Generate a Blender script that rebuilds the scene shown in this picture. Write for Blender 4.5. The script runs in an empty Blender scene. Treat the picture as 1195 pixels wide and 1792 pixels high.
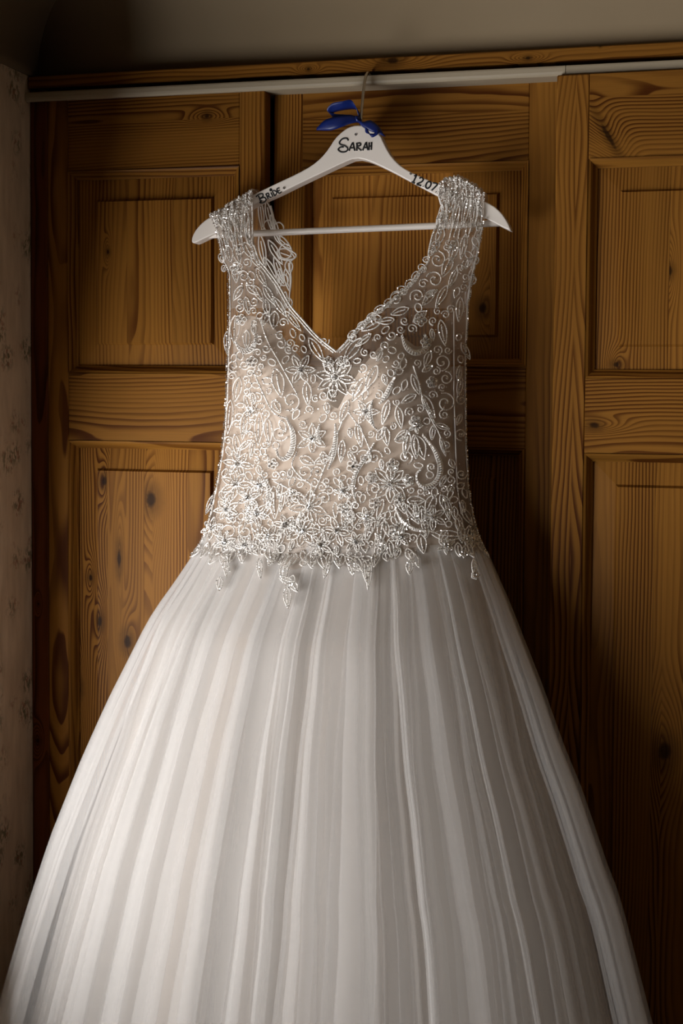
import bpy, bmesh, math, random
import numpy as np
from mathutils import Matrix, Vector

# ------------------------------------------------------------------ camera, world, light, exposure
W, H, F = 1195, 1792, 2500.0
YAW, PITCH, ROLL = math.radians(14.6), math.radians(2.8), 0.0068
PPY = 807.0
CAM = np.array([.479, -1.94, 1.60])
_f = np.array([-math.sin(YAW)*math.cos(PITCH), math.cos(YAW)*math.cos(PITCH), -math.sin(PITCH)])
_r = np.cross(_f, [0, 0, 1.]); _r /= np.linalg.norm(_r)
_u = np.cross(_r, _f)
CR = math.cos(ROLL)*_r + math.sin(ROLL)*_u
CU = math.cos(ROLL)*_u - math.sin(ROLL)*_r
CF = _f
scene = bpy.context.scene
col = scene.collection
cd = bpy.data.cameras.new('camera'); cam = bpy.data.objects.new('camera', cd); col.objects.link(cam)
cd.sensor_fit = 'VERTICAL'; cd.sensor_height = 36; cd.sensor_width = 24
cd.lens = F/H*36
cd.shift_y = (PPY-H/2)/H
cd.clip_start = .02
cam.matrix_world = Matrix(((CR[0], CU[0], -CF[0], CAM[0]), (CR[1], CU[1], -CF[1], CAM[1]), (CR[2], CU[2], -CF[2], CAM[2]), (0, 0, 0, 1)))
scene.camera = cam
world = bpy.data.worlds.new('room_gloom'); scene.world = world; world.use_nodes = True
world.node_tree.nodes['Background'].inputs[0].default_value = (1.0, .60, .32, 1)
world.node_tree.nodes['Background'].inputs[1].default_value = .009

WALLX = -.487                                     # the left wall's face
WIN_Y, WIN_Z = (-2.63, -.29), (.97, 1.45)          # the window opening in the left wall
ld = bpy.data.lights.new('window_daylight', 'AREA'); lo = bpy.data.objects.new('window_daylight', ld); col.objects.link(lo)
ld.shape = 'RECTANGLE'; ld.size = 2.56; ld.size_y = 1.59
ld.energy = 218; ld.color = (1.0, .99, .985)
lo.location = (WALLX-.40, -2.0, .535); lo.rotation_euler = (math.radians(90), 0, math.radians(-90))
# added unseen lamp, weak warm fill on the left wall and the skirt's right side
l2 = bpy.data.lights.new('added_warm_fill', 'AREA'); lo2 = bpy.data.objects.new('added_warm_fill', l2); col.objects.link(lo2)
l2.shape = 'RECTANGLE'; l2.size = .8; l2.size_y = .8; l2.energy = .7; l2.color = (1.0, .72, .48)
lo2.location = (2.2, -.75, 1.25); lo2.rotation_euler = (math.radians(90), 0, math.radians(90))

scene.view_settings.view_transform = 'Standard'; scene.view_settings.look = 'None'
scene.view_settings.exposure = 0; scene.view_settings.gamma = 1; scene.view_settings.use_curve_mapping = False
scene.cycles.transparent_max_bounces = 32
scene.cycles.max_bounces = 8

# ------------------------------------------------------------------ helpers
def ray_at(u, v, y):                              # the point of the plane y that the photograph shows at (u, v)
    d = CF + CR*((u-W/2)/F) - CU*((v-PPY)/F)
    return CAM + d*((y-CAM[1])/d[1])
def project(p):
    d = p-CAM; z = d@CF
    return W/2+F*(d@CR)/z, PPY-F*(d@CU)/z

def thing(name, label, cat, loc, group=None):
    o = bpy.data.objects.new(name, None); col.objects.link(o); o.location = loc
    o.empty_display_size = .05
    o['label'] = label; o['category'] = cat
    if group: o['group'] = group
    return o
BASE = {}
def child(o, parent):
    o.parent = parent
    p = parent
    while p.parent: p = p.parent
    if parent.parent is None:
        o.matrix_parent_inverse = Matrix.Translation(-Vector(parent.location))
def mesh_obj(name, verts, faces, mats, parent=None, smooth=False, midx=None, seed=0):
    me = bpy.data.meshes.new(name)
    me.from_pydata([tuple(map(float, v)) for v in verts], [], [tuple(map(int, f)) for f in faces])
    if not isinstance(mats, (list, tuple)): mats = [mats]
    for m in mats: me.materials.append(m)
    if midx is not None: me.polygons.foreach_set('material_index', np.asarray(midx, dtype=np.int32))
    if smooth: me.polygons.foreach_set('use_smooth', np.ones(len(me.polygons), dtype=bool))
    me.update()
    o = bpy.data.objects.new(name, me); col.objects.link(o)
    o.pass_index = seed
    if parent is not None: child(o, parent)
    return o
def structure(o): o['kind'] = 'structure'; return o
def box_geo(x0, x1, y0, y1, z0, z1):
    v = [(x0, y0, z0), (x1, y0, z0), (x1, y1, z0), (x0, y1, z0), (x0, y0, z1), (x1, y0, z1), (x1, y1, z1), (x0, y1, z1)]
    f = [(0, 3, 2, 1), (4, 5, 6, 7), (0, 1, 5, 4), (1, 2, 6, 5), (2, 3, 7, 6), (3, 0, 4, 7)]
    return v, f
def bevel_box(name, b, mat, parent=None, bev=.0015, seed=0, seg=1):
    bm = bmesh.new()
    v, f = box_geo(*b)
    vs = [bm.verts.new(p) for p in v]
    for q in f: bm.faces.new([vs[i] for i in q])
    if bev: bmesh.ops.bevel(bm, geom=bm.edges[:], offset=bev, segments=seg, profile=.5, affect='EDGES')
    bm.normal_update()
    me = bpy.data.meshes.new(name); bm.to_mesh(me); bm.free(); me.materials.append(mat)
    o = bpy.data.objects.new(name, me); col.objects.link(o); o.pass_index = seed
    if parent is not None: child(o, parent)
    return o
def smoothstep(a, b, x):
    t = np.clip((np.asarray(x, float)-a)/(b-a), 0, 1); return t*t*(3-2*t)

class Geo:                                        # collects shapes into one mesh
    def __init__(s): s.v = []; s.f = []; s.m = []; s.n = 0
    def add(s, v, f, m=0):
        s.v.append(np.asarray(v, float)); s.f += [tuple(i+s.n for i in q) for q in f]; s.m += [m]*len(f); s.n += len(v)
    def tube(s, pts, r, sides=6, m=0, closed=False, cap=True):
        pts = np.asarray(pts, float); n = len(pts)
        r = np.broadcast_to(np.asarray(r, float), (n,))
        t = np.roll(pts, -1, 0)-np.roll(pts, 1, 0) if closed else np.gradient(pts, axis=0)
        t /= np.linalg.norm(t, axis=1)[:, None]+1e-12
        ref = np.array([0, 1., 0]) if abs(t[:, 1]).max() < .9 else np.array([.3, .2, .93])
        a = np.cross(t, ref); a /= np.linalg.norm(a, axis=1)[:, None]+1e-12
        b = np.cross(t, a)
        k = np.arange(sides)/sides*2*math.pi
        ring = pts[:, None]+r[:, None, None]*(a[:, None]*np.cos(k)[None, :, None]+b[:, None]*np.sin(k)[None, :, None])
        f = []
        for i in range(n if closed else n-1):
            j = (i+1) % n
            for q in range(sides):
                w = (q+1) % sides
                f.append((i*sides+q, i*sides+w, j*sides+w, j*sides+q))
        if cap and not closed:
            f.append(tuple(range(sides-1, -1, -1))); f.append(tuple((n-1)*sides+q for q in range(sides)))
        s.add(ring.reshape(-1, 3), f, m)
    def build(s, name, mats, parent=None, smooth=True, seed=0):
        return mesh_obj(name, np.concatenate(s.v), s.f, mats, parent, smooth, s.m, seed)

# ------------------------------------------------------------------ materials
def new_mat(name):
    m = bpy.data.materials.new(name); m.use_nodes = True
    nt = m.node_tree; b = nt.nodes['Principled BSDF']
    return m, nt, b
class N:                                          # small node-writing helper
    def __init__(s, nt): s.nt = nt
    def node(s, t, **k):
        n = s.nt.nodes.new(t)
        for a, b in k.items(): setattr(n, a, b)
        return n
    def lk(s, a, b): s.nt.links.new(a, b)
    def val(s, x, sock):
        if isinstance(x, (int, float)): sock.default_value = x
        elif isinstance(x, tuple): sock.default_value = x
        else: s.lk(x, sock)
    def math(s, op, a, b=None, c=None, clamp=False):
        n = s.node('ShaderNodeMath', operation=op); n.use_clamp = clamp
        s.val(a, n.inputs[0])
        if b is not None: s.val(b, n.inputs[1])
        if c is not None: s.val(c, n.inputs[2])
        return n.outputs[0]
    def noise(s, vec, scale, detail=2, rough=.5):
        n = s.node('ShaderNodeTexNoise'); n.inputs['Scale'].default_value = scale; n.inputs['Detail'].default_value = detail
        n.inputs['Roughness'].default_value = rough; s.lk(vec, n.inputs['Vector']); return n.outputs['Fac']
    def comb(s, x, y, z):
        n = s.node('ShaderNodeCombineXYZ'); s.val(x, n.inputs[0]); s.val(y, n.inputs[1]); s.val(z, n.inputs[2]); return n.outputs[0]
    def mixc(s, f, a, b):
        n = s.node('ShaderNodeMix', data_type='RGBA'); s.val(f, n.inputs[0]); s.val(a, n.inputs[6]); s.val(b, n.inputs[7]); return n.outputs[2]
    def smooth(s, x, a, b, lo=0., hi=1.):
        n = s.node('ShaderNodeMapRange', interpolation_type='SMOOTHSTEP'); s.val(x, n.inputs[0])
        n.inputs[1].default_value = a; n.inputs[2].default_value = b; n.inputs[3].default_value = lo; n.inputs[4].default_value = hi
        return n.outputs[0]

def pine(name, axis='Z', knots=(), light=(.245, .105, .0175), dark=(.072, .020, .0035), freq=235., contrast=1.):
    m, nt, b = new_mat(name); q = N(nt)
    tc = q.node('ShaderNodeTexCoord'); sp = q.node('ShaderNodeSeparateXYZ'); q.lk(tc.outputs['Object'], sp.inputs[0])
    oi = q.node('ShaderNodeObjectInfo'); seed = oi.outputs['Object Index']
    X, Y, Z = sp.outputs
    if axis == 'Z': A, L, ka, kl = X, Z, 0, 1
    else: A, L, ka, kl = Z, X, 1, 0
    s1 = q.math('MULTIPLY', seed, 7.31); s2 = q.math('MULTIPLY', seed, 3.17)
    # pith distance and offset wander along the board: plain-sawn cathedrals
    n1 = q.noise(q.comb(q.math('ADD', q.math('MULTIPLY', L, 1.1), s1), s2, 0.), 1.0, 2)
    n2 = q.noise(q.comb(s2, q.math('ADD', q.math('MULTIPLY', L, .8), s1), 3.), 1.0, 1)
    rnd = q.math('FRACT', q.math('MULTIPLY', q.math('SINE', q.math('MULTIPLY', seed, 12.9898)), 43758.5))
    rnd2 = q.math('FRACT', q.math('MULTIPLY', rnd, 17.37))
    dist = q.math('MULTIPLY', n1, q.math('ADD', q.math('MULTIPLY', q.math('MULTIPLY', rnd2, rnd2), .15), .022))
    ctr = q.math('ADD', q.math('MULTIPLY', q.math('SUBTRACT', n2, .5), .05), q.math('MULTIPLY', q.math('SUBTRACT', rnd, .5), .12))
    # per-object centre: use piece bounds through Generated is not needed, offset by wrapped position
    aw = q.math('SUBTRACT', q.math('WRAP', A, .06, -.06), ctr)
    r = q.math('SQRT', q.math('ADD', q.math('MULTIPLY', aw, aw), q.math('MULTIPLY', dist, dist)))
    wob = q.noise(q.comb(q.math('MULTIPLY', A, 14.), s1, q.math('MULTIPLY', L, 3.)), 1.0, 3, .55)
    r = q.math('ADD', r, q.math('MULTIPLY', q.math('SUBTRACT', wob, .5), .011))
    kmask = None
    for (kx, kz, rx, rz, *ka_) in knots:
        ux, uz = q.math('SUBTRACT', X, kx), q.math('SUBTRACT', Z, kz)
        if ka_:                                    # a slanting spike knot
            cs, sn = math.cos(ka_[0]), math.sin(ka_[0])
            ux, uz = q.math('ADD', q.math('MULTIPLY', ux, cs), q.math('MULTIPLY', uz, sn)), q.math('SUBTRACT', q.math('MULTIPLY', uz, cs), q.math('MULTIPLY', ux, sn))
        dx = q.math('DIVIDE', ux, rx); dz = q.math('DIVIDE', uz, rz)
        kn = q.noise(tc.outputs['Object'], 120., 2)
        e2 = q.math('ADD', q.math('MULTIPLY', dx, dx), q.math('MULTIPLY', dz, dz))
        e = q.math('ADD', q.math('SQRT', e2), q.math('MULTIPLY', q.math('SUBTRACT', kn, .5), .5))
        core = q.smooth(e, .35, 1.15, .92, 0.)
        halo = q.smooth(e, .8, 2.4, .40, 0.)
        mk = q.math('MAXIMUM', core, halo)
        kmask = mk if kmask is None else q.math('MAXIMUM', kmask, mk)
        if axis == 'Z': es = q.math('ADD', q.math('MULTIPLY', dx, q.math('MULTIPLY', dx, .6)), q.math('MULTIPLY', dz, q.math('MULTIPLY', dz, .12)))
        else: es = q.math('ADD', q.math('MULTIPLY', dx, q.math('MULTIPLY', dx, .12)), q.math('MULTIPLY', dz, q.math('MULTIPLY', dz, .6)))
        r = q.math('ADD', r, q.math('MULTIPLY', q.math('EXPONENT', q.math('MULTIPLY', es, -.5)), .022))
    ph = q.math('FRACT', q.math('MULTIPLY', r, freq))
    late = q.math('MULTIPLY', q.smooth(ph, .30, .86), q.smooth(ph, .93, 1.0, 1., 0.))
    amp = q.noise(q.comb(q.math('MULTIPLY', A, 22.), s2, q.math('MULTIPLY', L, 1.5)), 1.0, 2)
    late = q.math('MULTIPLY', late, q.smooth(amp, .28, .64, .20*contrast, 1.0*contrast), clamp=True)
    fib = q.noise(q.comb(q.math('MULTIPLY', A, 900.), s1, q.math('MULTIPLY', L, 14.)), 1.0, 2)
    tone = q.noise(q.comb(q.math('MULTIPLY', A, 9.), s1, q.math('MULTIPLY', L, 1.2)), 1.0, 1)
    c = q.mixc(late, (*light, 1), (*dark, 1))
    c2 = q.node('ShaderNodeHueSaturation'); q.lk(c, c2.inputs['Color'])
    v = q.math('ADD', q.math('MULTIPLY', fib, .35), q.math('ADD', q.math('MULTIPLY', tone, .45), q.math('MULTIPLY', rnd, .25)))
    q.lk(q.math('ADD', v, .48), c2.inputs['Value'])
    cc = c2.outputs[0]
    if kmask is not None: cc = q.mixc(kmask, cc, (.016, .006, .002, 1))
    q.lk(cc, b.inputs['Base Color'])
    b.inputs['Roughness'].default_value = .42
    b.inputs['Specular IOR Level'].default_value = .06
    bp = q.node('ShaderNodeBump'); bp.inputs['Strength'].default_value = .18; bp.inputs['Distance'].default_value = .0006
    q.lk(q.math('SUBTRACT', fib, q.math('MULTIPLY', late, .6)), bp.inputs['Height']); q.lk(bp.outputs[0], b.inputs['Normal'])
    return m

def plain(name, c, rough=.5, metal=0., spec=.5):
    m, nt, b = new_mat(name)
    b.inputs['Base Color'].default_value = (*c, 1); b.inputs['Roughness'].default_value = rough
    b.inputs['Metallic'].default_value = metal; b.inputs['Specular IOR Level'].default_value = spec
    return m
def plaster():
    m, nt, b = new_mat('cream_plaster'); q = N(nt)
    tc = q.node('ShaderNodeTexCoord')
    n = q.noise(tc.outputs['Object'], 6., 4)
    q.lk(q.mixc(n, (.215, .158, .090, 1), (.265, .20, .122, 1)), b.inputs['Base Color']); b.inputs['Roughness'].default_value = .85
    bp = q.node('ShaderNodeBump'); bp.inputs['Strength'].default_value = .15; bp.inputs['Distance'].default_value = .002
    q.lk(q.noise(tc.outputs['Object'], 40., 4), bp.inputs['Height']); q.lk(bp.outputs[0], b.inputs['Normal'])
    return m
def wallpaper():
    m, nt, b = new_mat('floral_wallpaper'); q = N(nt)
    tc = q.node('ShaderNodeTexCoord'); sp = q.node('ShaderNodeSeparateXYZ'); q.lk(tc.outputs['Object'], sp.inputs[0])
    P = q.comb(sp.outputs[1], sp.outputs[2], 0.)
    streak = q.noise(q.comb(q.math('MULTIPLY', sp.outputs[1], 60.), q.math('MULTIPLY', sp.outputs[2], 14.), 0.), 1., 3)
    c = q.mixc(streak, (.42, .31, .21, 1), (.80, .66, .50, 1))
    vor = q.node('ShaderNodeTexVoronoi'); vor.inputs['Scale'].default_value = 21.; q.lk(P, vor.inputs['Vector'])
    leafn = q.noise(q.comb(q.math('MULTIPLY', sp.outputs[1], 150.), q.math('MULTIPLY', sp.outputs[2], 80.), 0.), 1., 3, .6)
    near = q.smooth(vor.outputs['Distance'], .15, .55, 1., 0.)
    g = q.math('MULTIPLY', near, q.smooth(leafn, .46, .56))
    c = q.mixc(q.math('MULTIPLY', g, .85), c, (.12, .11, .06, 1))
    redn = q.noise(q.comb(q.math('MULTIPLY', sp.outputs[1], 90.), q.math('MULTIPLY', sp.outputs[2], 70.), 4.), 1., 2, .6)
    rr = q.math('MULTIPLY', q.smooth(vor.outputs['Distance'], .2, .7, 1., 0.), q.smooth(redn, .56, .66))
    c = q.mixc(q.math('MULTIPLY', rr, .75), c, (.33, .14, .09, 1))
    q.lk(c, b.inputs['Base Color']); b.inputs['Roughness'].default_value = .8
    return m
def sheer(name, c, alpha, trans=.45, rough=.9, weave=0.):
    m = bpy.data.materials.new(name); m.use_nodes = True; nt = m.node_tree; q = N(nt)
    for n in list(nt.nodes): nt.nodes.remove(n)
    out = q.node('ShaderNodeOutputMaterial')
    d = q.node('ShaderNodeBsdfDiffuse'); d.inputs[0].default_value = (*c, 1)
    t = q.node('ShaderNodeBsdfTranslucent'); t.inputs[0].default_value = (*c, 1)
    mx = q.node('ShaderNodeMixShader'); mx.inputs[0].default_value = trans; q.lk(d.outputs[0], mx.inputs[1]); q.lk(t.outputs[0], mx.inputs[2])
    tr = q.node('ShaderNodeBsdfTransparent')
    m2 = q.node('ShaderNodeMixShader'); q.lk(tr.outputs[0], m2.inputs[1]); q.lk(mx.outputs[0], m2.inputs[2])
    if weave:
        tc = q.node('ShaderNodeTexCoord')
        n = q.noise(tc.outputs['Object'], 900., 1)
        q.lk(q.math('ADD', alpha-weave/2, q.math('MULTIPLY', n, weave)), m2.inputs[0])
    else: m2.inputs[0].default_value = alpha
    q.lk(m2.outputs[0], out.inputs[0])
    return m
def satin(name, c, rough=.45):
    m, nt, b = new_mat(name)
    b.inputs['Base Color'].default_value = (*c, 1); b.inputs['Roughness'].default_value = rough
    b.inputs['Sheen Weight'].default_value = .2
    return m

M_VERT = pine('pine_upright_grain', 'Z'); M_HOR = pine('pine_level_grain', 'X')
M_PLASTER = plaster(); M_PAPER = wallpaper()
M_PELMET = plain('cream_painted_rail', (.37, .31, .22), .45)
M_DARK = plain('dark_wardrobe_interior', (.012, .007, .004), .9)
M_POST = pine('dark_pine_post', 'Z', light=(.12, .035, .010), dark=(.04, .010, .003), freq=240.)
M_CARPET = plain('brown_carpet', (.10, .06, .035), .95)
M_WHITE = plain('white_painted_wood', (.78, .72, .66), .38)
M_STEEL = plain('polished_steel', (.62, .58, .52), .18, 1.)
M_INK = plain('black_marker_ink', (.006, .006, .007), .5)
M_STONE = plain('clear_rhinestone', (.85, .85, .85), .08, .9)
M_BLUE = plain('royal_blue_satin', (.003, .016, .14), .38)
M_SATIN = satin('champagne_satin', (.60, .51, .43))
M_TULLE = sheer('ivory_tulle', (.90, .88, .86), .24, .3)
M_TULLE_IN = sheer('ivory_tulle_underlayer', (.88, .845, .81), .36, .3)
M_UNDER = satin('ivory_underskirt_satin', (.62, .52, .43))
M_STRAP = sheer('gathered_illusion_mesh', (.76, .68, .60), .52, .35)
M_MESH = sheer('nude_illusion_mesh', (.74, .61, .50), .32, .35)
M_CORD = plain('ivory_embroidery_cord', (.92, .89, .85), .55)
M_BEAD = plain('silver_lined_bead', (.88, .85, .82), .16, .85)
M_CRYSTAL = plain('clear_crystal', (.95, .95, .95), .05, .95)

# ------------------------------------------------------------------ room
def quad(name, pts, mat, parent=None): return mesh_obj(name, pts, [tuple(range(len(pts)))], mat, parent)
CEIL, YR, XR = 2.16, -3.4, 2.3
# floor, ceiling with a coved edge along both walls
structure(mesh_obj('floor', *box_geo(WALLX-.3, XR, YR-.6, .6, -.05, 0), M_CARPET))
structure(mesh_obj('ceiling', *box_geo(WALLX-.3, XR, YR-.6, .6, CEIL, CEIL+.05), M_PLASTER))
def cove(r=.11, zb=2.051, yb=-.015, n=14):
    # profile: quarter circle hollow, from the wall up and out to the ceiling
    prof = [(r-r*math.cos(t), r*math.sin(t)) for t in np.linspace(0, math.pi/2, n)]
    xl = WALLX
    v, f = [], []
    for (o, h) in prof:                            # along the wardrobe wall
        v += [(xl+o, yb-o, zb+h), (XR, yb-o, zb+h)]
    for i in range(n-1): f.append((2*i, 2*i+1, 2*i+3, 2*i+2))
    v2, f2 = [], []
    for (o, h) in prof:                            # along the left wall
        v2 += [(xl+o, yb-o, zb+h), (xl+o, YR, zb+h)]
    for i in range(n-1): f2.append((2*i, 2*i+2, 2*i+3, 2*i+1))
    a = structure(mesh_obj('trim_1', v, f, M_PLASTER, smooth=True))
    b = structure(mesh_obj('trim_2', v2, f2, M_PLASTER, smooth=True))
    for o in (a, b):
        s = o.modifiers.new('thickness', 'SOLIDIFY'); s.thickness = .006; s.offset = 1
cove()
g = Geo()
for b in ((-.38, WALLX, WIN_Y[1], .6, 0, CEIL), (0, 0, YR-.6, WIN_Y[0], 0, CEIL), (0, 0, *WIN_Y, 0, WIN_Z[0]), (0, 0, *WIN_Y, WIN_Z[1], CEIL)):
    v, f = box_geo(WALLX-.07, WALLX, *b[2:]); g.add(v, f)
structure(g.build('wall_left', M_PAPER, smooth=False))
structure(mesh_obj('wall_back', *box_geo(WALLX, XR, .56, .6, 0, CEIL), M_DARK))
wf = Geo()
for y in (WIN_Y[0]+.012, sum(WIN_Y)/2, WIN_Y[1]-.012): wf.add(*box_geo(WALLX-.065, WALLX-.035, y-.012, y+.012, *WIN_Z))
for z in (WIN_Z[0]+.012, WIN_Z[1]-.012): wf.add(*box_geo(WALLX-.064, WALLX-.036, *WIN_Y, z-.012, z+.012))
structure(wf.build('window_1', M_WHITE, smooth=False))

# ------------------------------------------------------------------ fitted wardrobe with three sliding doors
ward = thing('wardrobe', 'fitted honey pine wardrobe with three panelled sliding doors behind the dress', 'wardrobe', (.1, 0, 0))
SEED = [10]
def seed(): SEED[0] += 1; return SEED[0]
KN = {}                                            # knots (x, z, half-width, half-height) by piece key
def raised_board(name, x0, x1, z0, z1, X0, X1, mat, parent, y, bev=.030, hi=.009, s=0):
    # a glued board of a raised panel: sloping margin, small step, flat field
    step = .0030
    def hgt(x, z):
        d = min(x-X0, X1-x, z-z0, z1-z)
        if d <= bev+1e-6: return hi*.30*d/bev
        return hi
    xs = sorted({x0, x1} | {x for x in (X0+bev, X0+bev+step, X1-bev-step, X1-bev) if x0 < x < x1})
    zs = [z0, z0+bev, z0+bev+step, z1-bev-step, z1-bev, z1]
    v = [(x, y-hgt(x, z), z) for z in zs for x in xs]
    nx = len(xs); f = []
    for j in range(len(zs)-1):
        for i in range(nx-1):
            a, b_, c, d = j*nx+i, j*nx+i+1, (j+1)*nx+i+1, (j+1)*nx+i
            left = xs[i] < (X0+X1)/2; low = zs[j] < (z0+z1)/2
            if left == low: f += [(a, b_, c), (a, c, d)]
            else: f += [(a, b_, d), (b_, c, d)]
    n = len(v)
    v += [(x0, y+.012, z0), (x1, y+.012, z0), (x1, y+.012, z1), (x0, y+.012, z1)]
    f.append((n+1, n, n+3, n+2))
    top = [(len(zs)-1)*nx+i for i in range(nx)]
    f.append(tuple([n, n+1]+[i for i in range(nx-1, -1, -1)]))
    f.append(tuple([n+2, n+3]+top))
    f.append(tuple([n+3, n]+[j*nx for j in range(len(zs))]))
    f.append(tuple([n+1, n+2]+[j*nx+nx-1 for j in range(len(zs)-1, -1, -1)]))
    return mesh_obj(name, v, f, mat, parent, seed=s)
def moulding(x0, x1, z0, z1, yf, parent, w=.011, d=.014):
    prof = [(0, -.0015), (.003, .000), (.006, .004), (.0085, .0085), (w, d-.003), (w, d)]   # inset from the opening, depth behind the frame face
    ring = lambda o, dy: [(x0+o, yf+dy, z0+o), (x1-o, yf+dy, z0+o), (x1-o, yf+dy, z1-o), (x0+o, yf+dy, z1-o)]
    v = []
    for o, dy in prof: v += ring(o, dy)
    f = []
    for i in range(len(prof)-1):
        for k in range(4): f.append((i*4+k, i*4+(k+1) % 4, (i+1)*4+(k+1) % 4, (i+1)*4+k))
    vert = [q for i, q in enumerate(f) if i % 4 in (1, 3)]; hor = [q for i, q in enumerate(f) if i % 4 in (0, 2)]
    a = mesh_obj('moulding', v, f, [M_HOR, M_VERT], parent, midx=[0 if i % 4 in (0, 2) else 1 for i in range(len(f))], seed=seed())
    return a
def door(x0, x1, yf, zt, xi0, xi1, rails, boards, knots, pale=()):
    """rails: (top rail bottom, mid rail top, mid rail bottom); knots keyed by piece"""
    d = bpy.data.objects.new('sliding_door', None); col.objects.link(d); child(d, ward)
    d.empty_display_size = .05
    T = .028
    zb, zlow = .03, .16
    def km(key, ax):
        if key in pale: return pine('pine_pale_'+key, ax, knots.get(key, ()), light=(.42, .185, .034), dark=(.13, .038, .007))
        return pine('pine_knotty_'+key, ax, knots[key]) if key in knots else (M_VERT if ax == 'Z' else M_HOR)
    def sub(o): o.parent = d; o.matrix_parent_inverse = Matrix.Translation(-Vector(ward.location)) ; return o
    bevel_box('stile', (x0, xi0, yf, yf+T, zb, zt), km('stile_left', 'Z'), d, seed=seed())
    bevel_box('stile', (xi1, x1, yf, yf+T, zb, zt), km('stile_right', 'Z'), d, seed=seed())
    tr, mt, mb = rails
    bevel_box('rail', (xi0, xi1, yf+.0004, yf+T, tr, zt), km('rail_top', 'X'), d, bev=.001, seed=seed())
    bevel_box('rail', (xi0, xi1, yf+.0004, yf+T, mb, mt), km('rail_mid', 'X'), d, bev=.001, seed=seed())
    bevel_box('rail', (xi0, xi1, yf+.0004, yf+T, zb, zlow), km('rail_low', 'X'), d, bev=.001, seed=seed())
    for key, (a, b) in (('up', (mt, tr)), ('low', (zlow, mb))):
        moulding(xi0, xi1, a, b, yf, d)
        X0, X1, Z0, Z1 = xi0+.0105, xi1-.0105, a+.0105, b-.0105
        cuts = [X0]+[X0+(X1-X0)*t for t in boards[key]]+[X1]
        for i in range(len(cuts)-1):
            kk = 'board_%s_%d' % (key, i)
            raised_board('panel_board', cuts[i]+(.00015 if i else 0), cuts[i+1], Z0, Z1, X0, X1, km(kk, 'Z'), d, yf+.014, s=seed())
    return d
YL, YM, YRR = -.030, 0., -.060
door(-.470, -.132, YL, 2.03, -.429, -.169, (1.913, 1.624, 1.526), dict(up=(.33, .62), low=(.2, .44, .72)),
     dict(rail_top=[(-.217, 1.984, .006, .005)], board_up_0=[(-.369, 1.798, .003, .005)],
          board_low_0=[(-.375, 1.468, .006, .010), (-.383, 1.262, .006, .011), (-.400, 1.325, .004, .007), (-.421, 1.160, .006, .012)],
          board_low_1=[(-.352, 1.355, .004, .020), (-.339, 1.235, .008, .014)],
          board_low_2=[(-.303, 1.443, .011, .017)]))
door(-.128, .300, YM, 2.03, -.086, .231, (1.912, 1.635, 1.524), dict(up=(.3, .68), low=(.3, .68)),
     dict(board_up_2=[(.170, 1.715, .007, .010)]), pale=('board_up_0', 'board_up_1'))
door(.274, .690, YRR, 2.0105, .316, .648, (1.902, 1.6195, 1.5215), dict(up=(.30, .66), low=(.26, .58)),
     dict(rail_top=[(.341, 1.929, .0045, .028, math.radians(30))], rail_mid=[(.3285, 1.558, .009, .0055)],
          board_up_1=[(.420, 1.757, .005, .009)], board_up_0=[(.355, 1.637, .006, .005)], board_low_1=[(.425, 1.135, .012, .017)]))
# post, header beam, cream pelmet rail in two lengths, dark interior
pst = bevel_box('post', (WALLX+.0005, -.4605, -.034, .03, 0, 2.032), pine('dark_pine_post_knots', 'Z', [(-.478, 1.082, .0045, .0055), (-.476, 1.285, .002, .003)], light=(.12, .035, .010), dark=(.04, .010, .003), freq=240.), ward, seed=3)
bevel_box('header_beam', (WALLX+.001, 1.1, -.042, .03, 2.032, 2.0495), pine('pine_header_knots', 'X', [(.052, 2.0445, .012, .0065), (-.066, 2.039, .0035, .003), (.2335, 2.0385, .005, .003), (.327, 2.049, .002, .002)]), ward, seed=4)
def pelmet(x0, x1, s):
    # thin lipped rail: rounded front face with a free upper lip that a hook can sit on
    prof = [(-.0440, 2.0120), (-.0470, 2.0122), (-.0492, 2.0140), (-.0500, 2.0170), (-.0500, 2.0225), (-.0494, 2.0245), (-.0482, 2.0250), (-.0470, 2.0242), (-.0466, 2.0225), (-.0466, 2.0165), (.02, 2.0165), (.02, 2.0150), (-.044, 2.0148)]
    n = len(prof); v = [(x0, y, z) for y, z in prof]+[(x1, y, z) for y, z in prof]
    f = [(i, (i+1) % n, n+(i+1) % n, n+i) for i in range(n)]+[tuple(range(n-1, -1, -1)), tuple(range(n, 2*n))]
    o = mesh_obj('pelmet_rail', v, f, M_PELMET, ward)
    return o
pelmet(WALLX+.001, .2835, 1); pelmet(.2842, 1.1, 2)
gi = Geo()
gi.add(*box_geo(WALLX+.001, 1.1, .50, .52, 0, 2.04)); gi.add(*box_geo(WALLX+.001, 1.1, .031, .50, 2.040, 2.05))
gi.add(*box_geo(WALLX+.001, WALLX+.012, .031, .50, 0, 2.04))
gi.build('carcass', M_DARK, ward, smooth=False)

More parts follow.
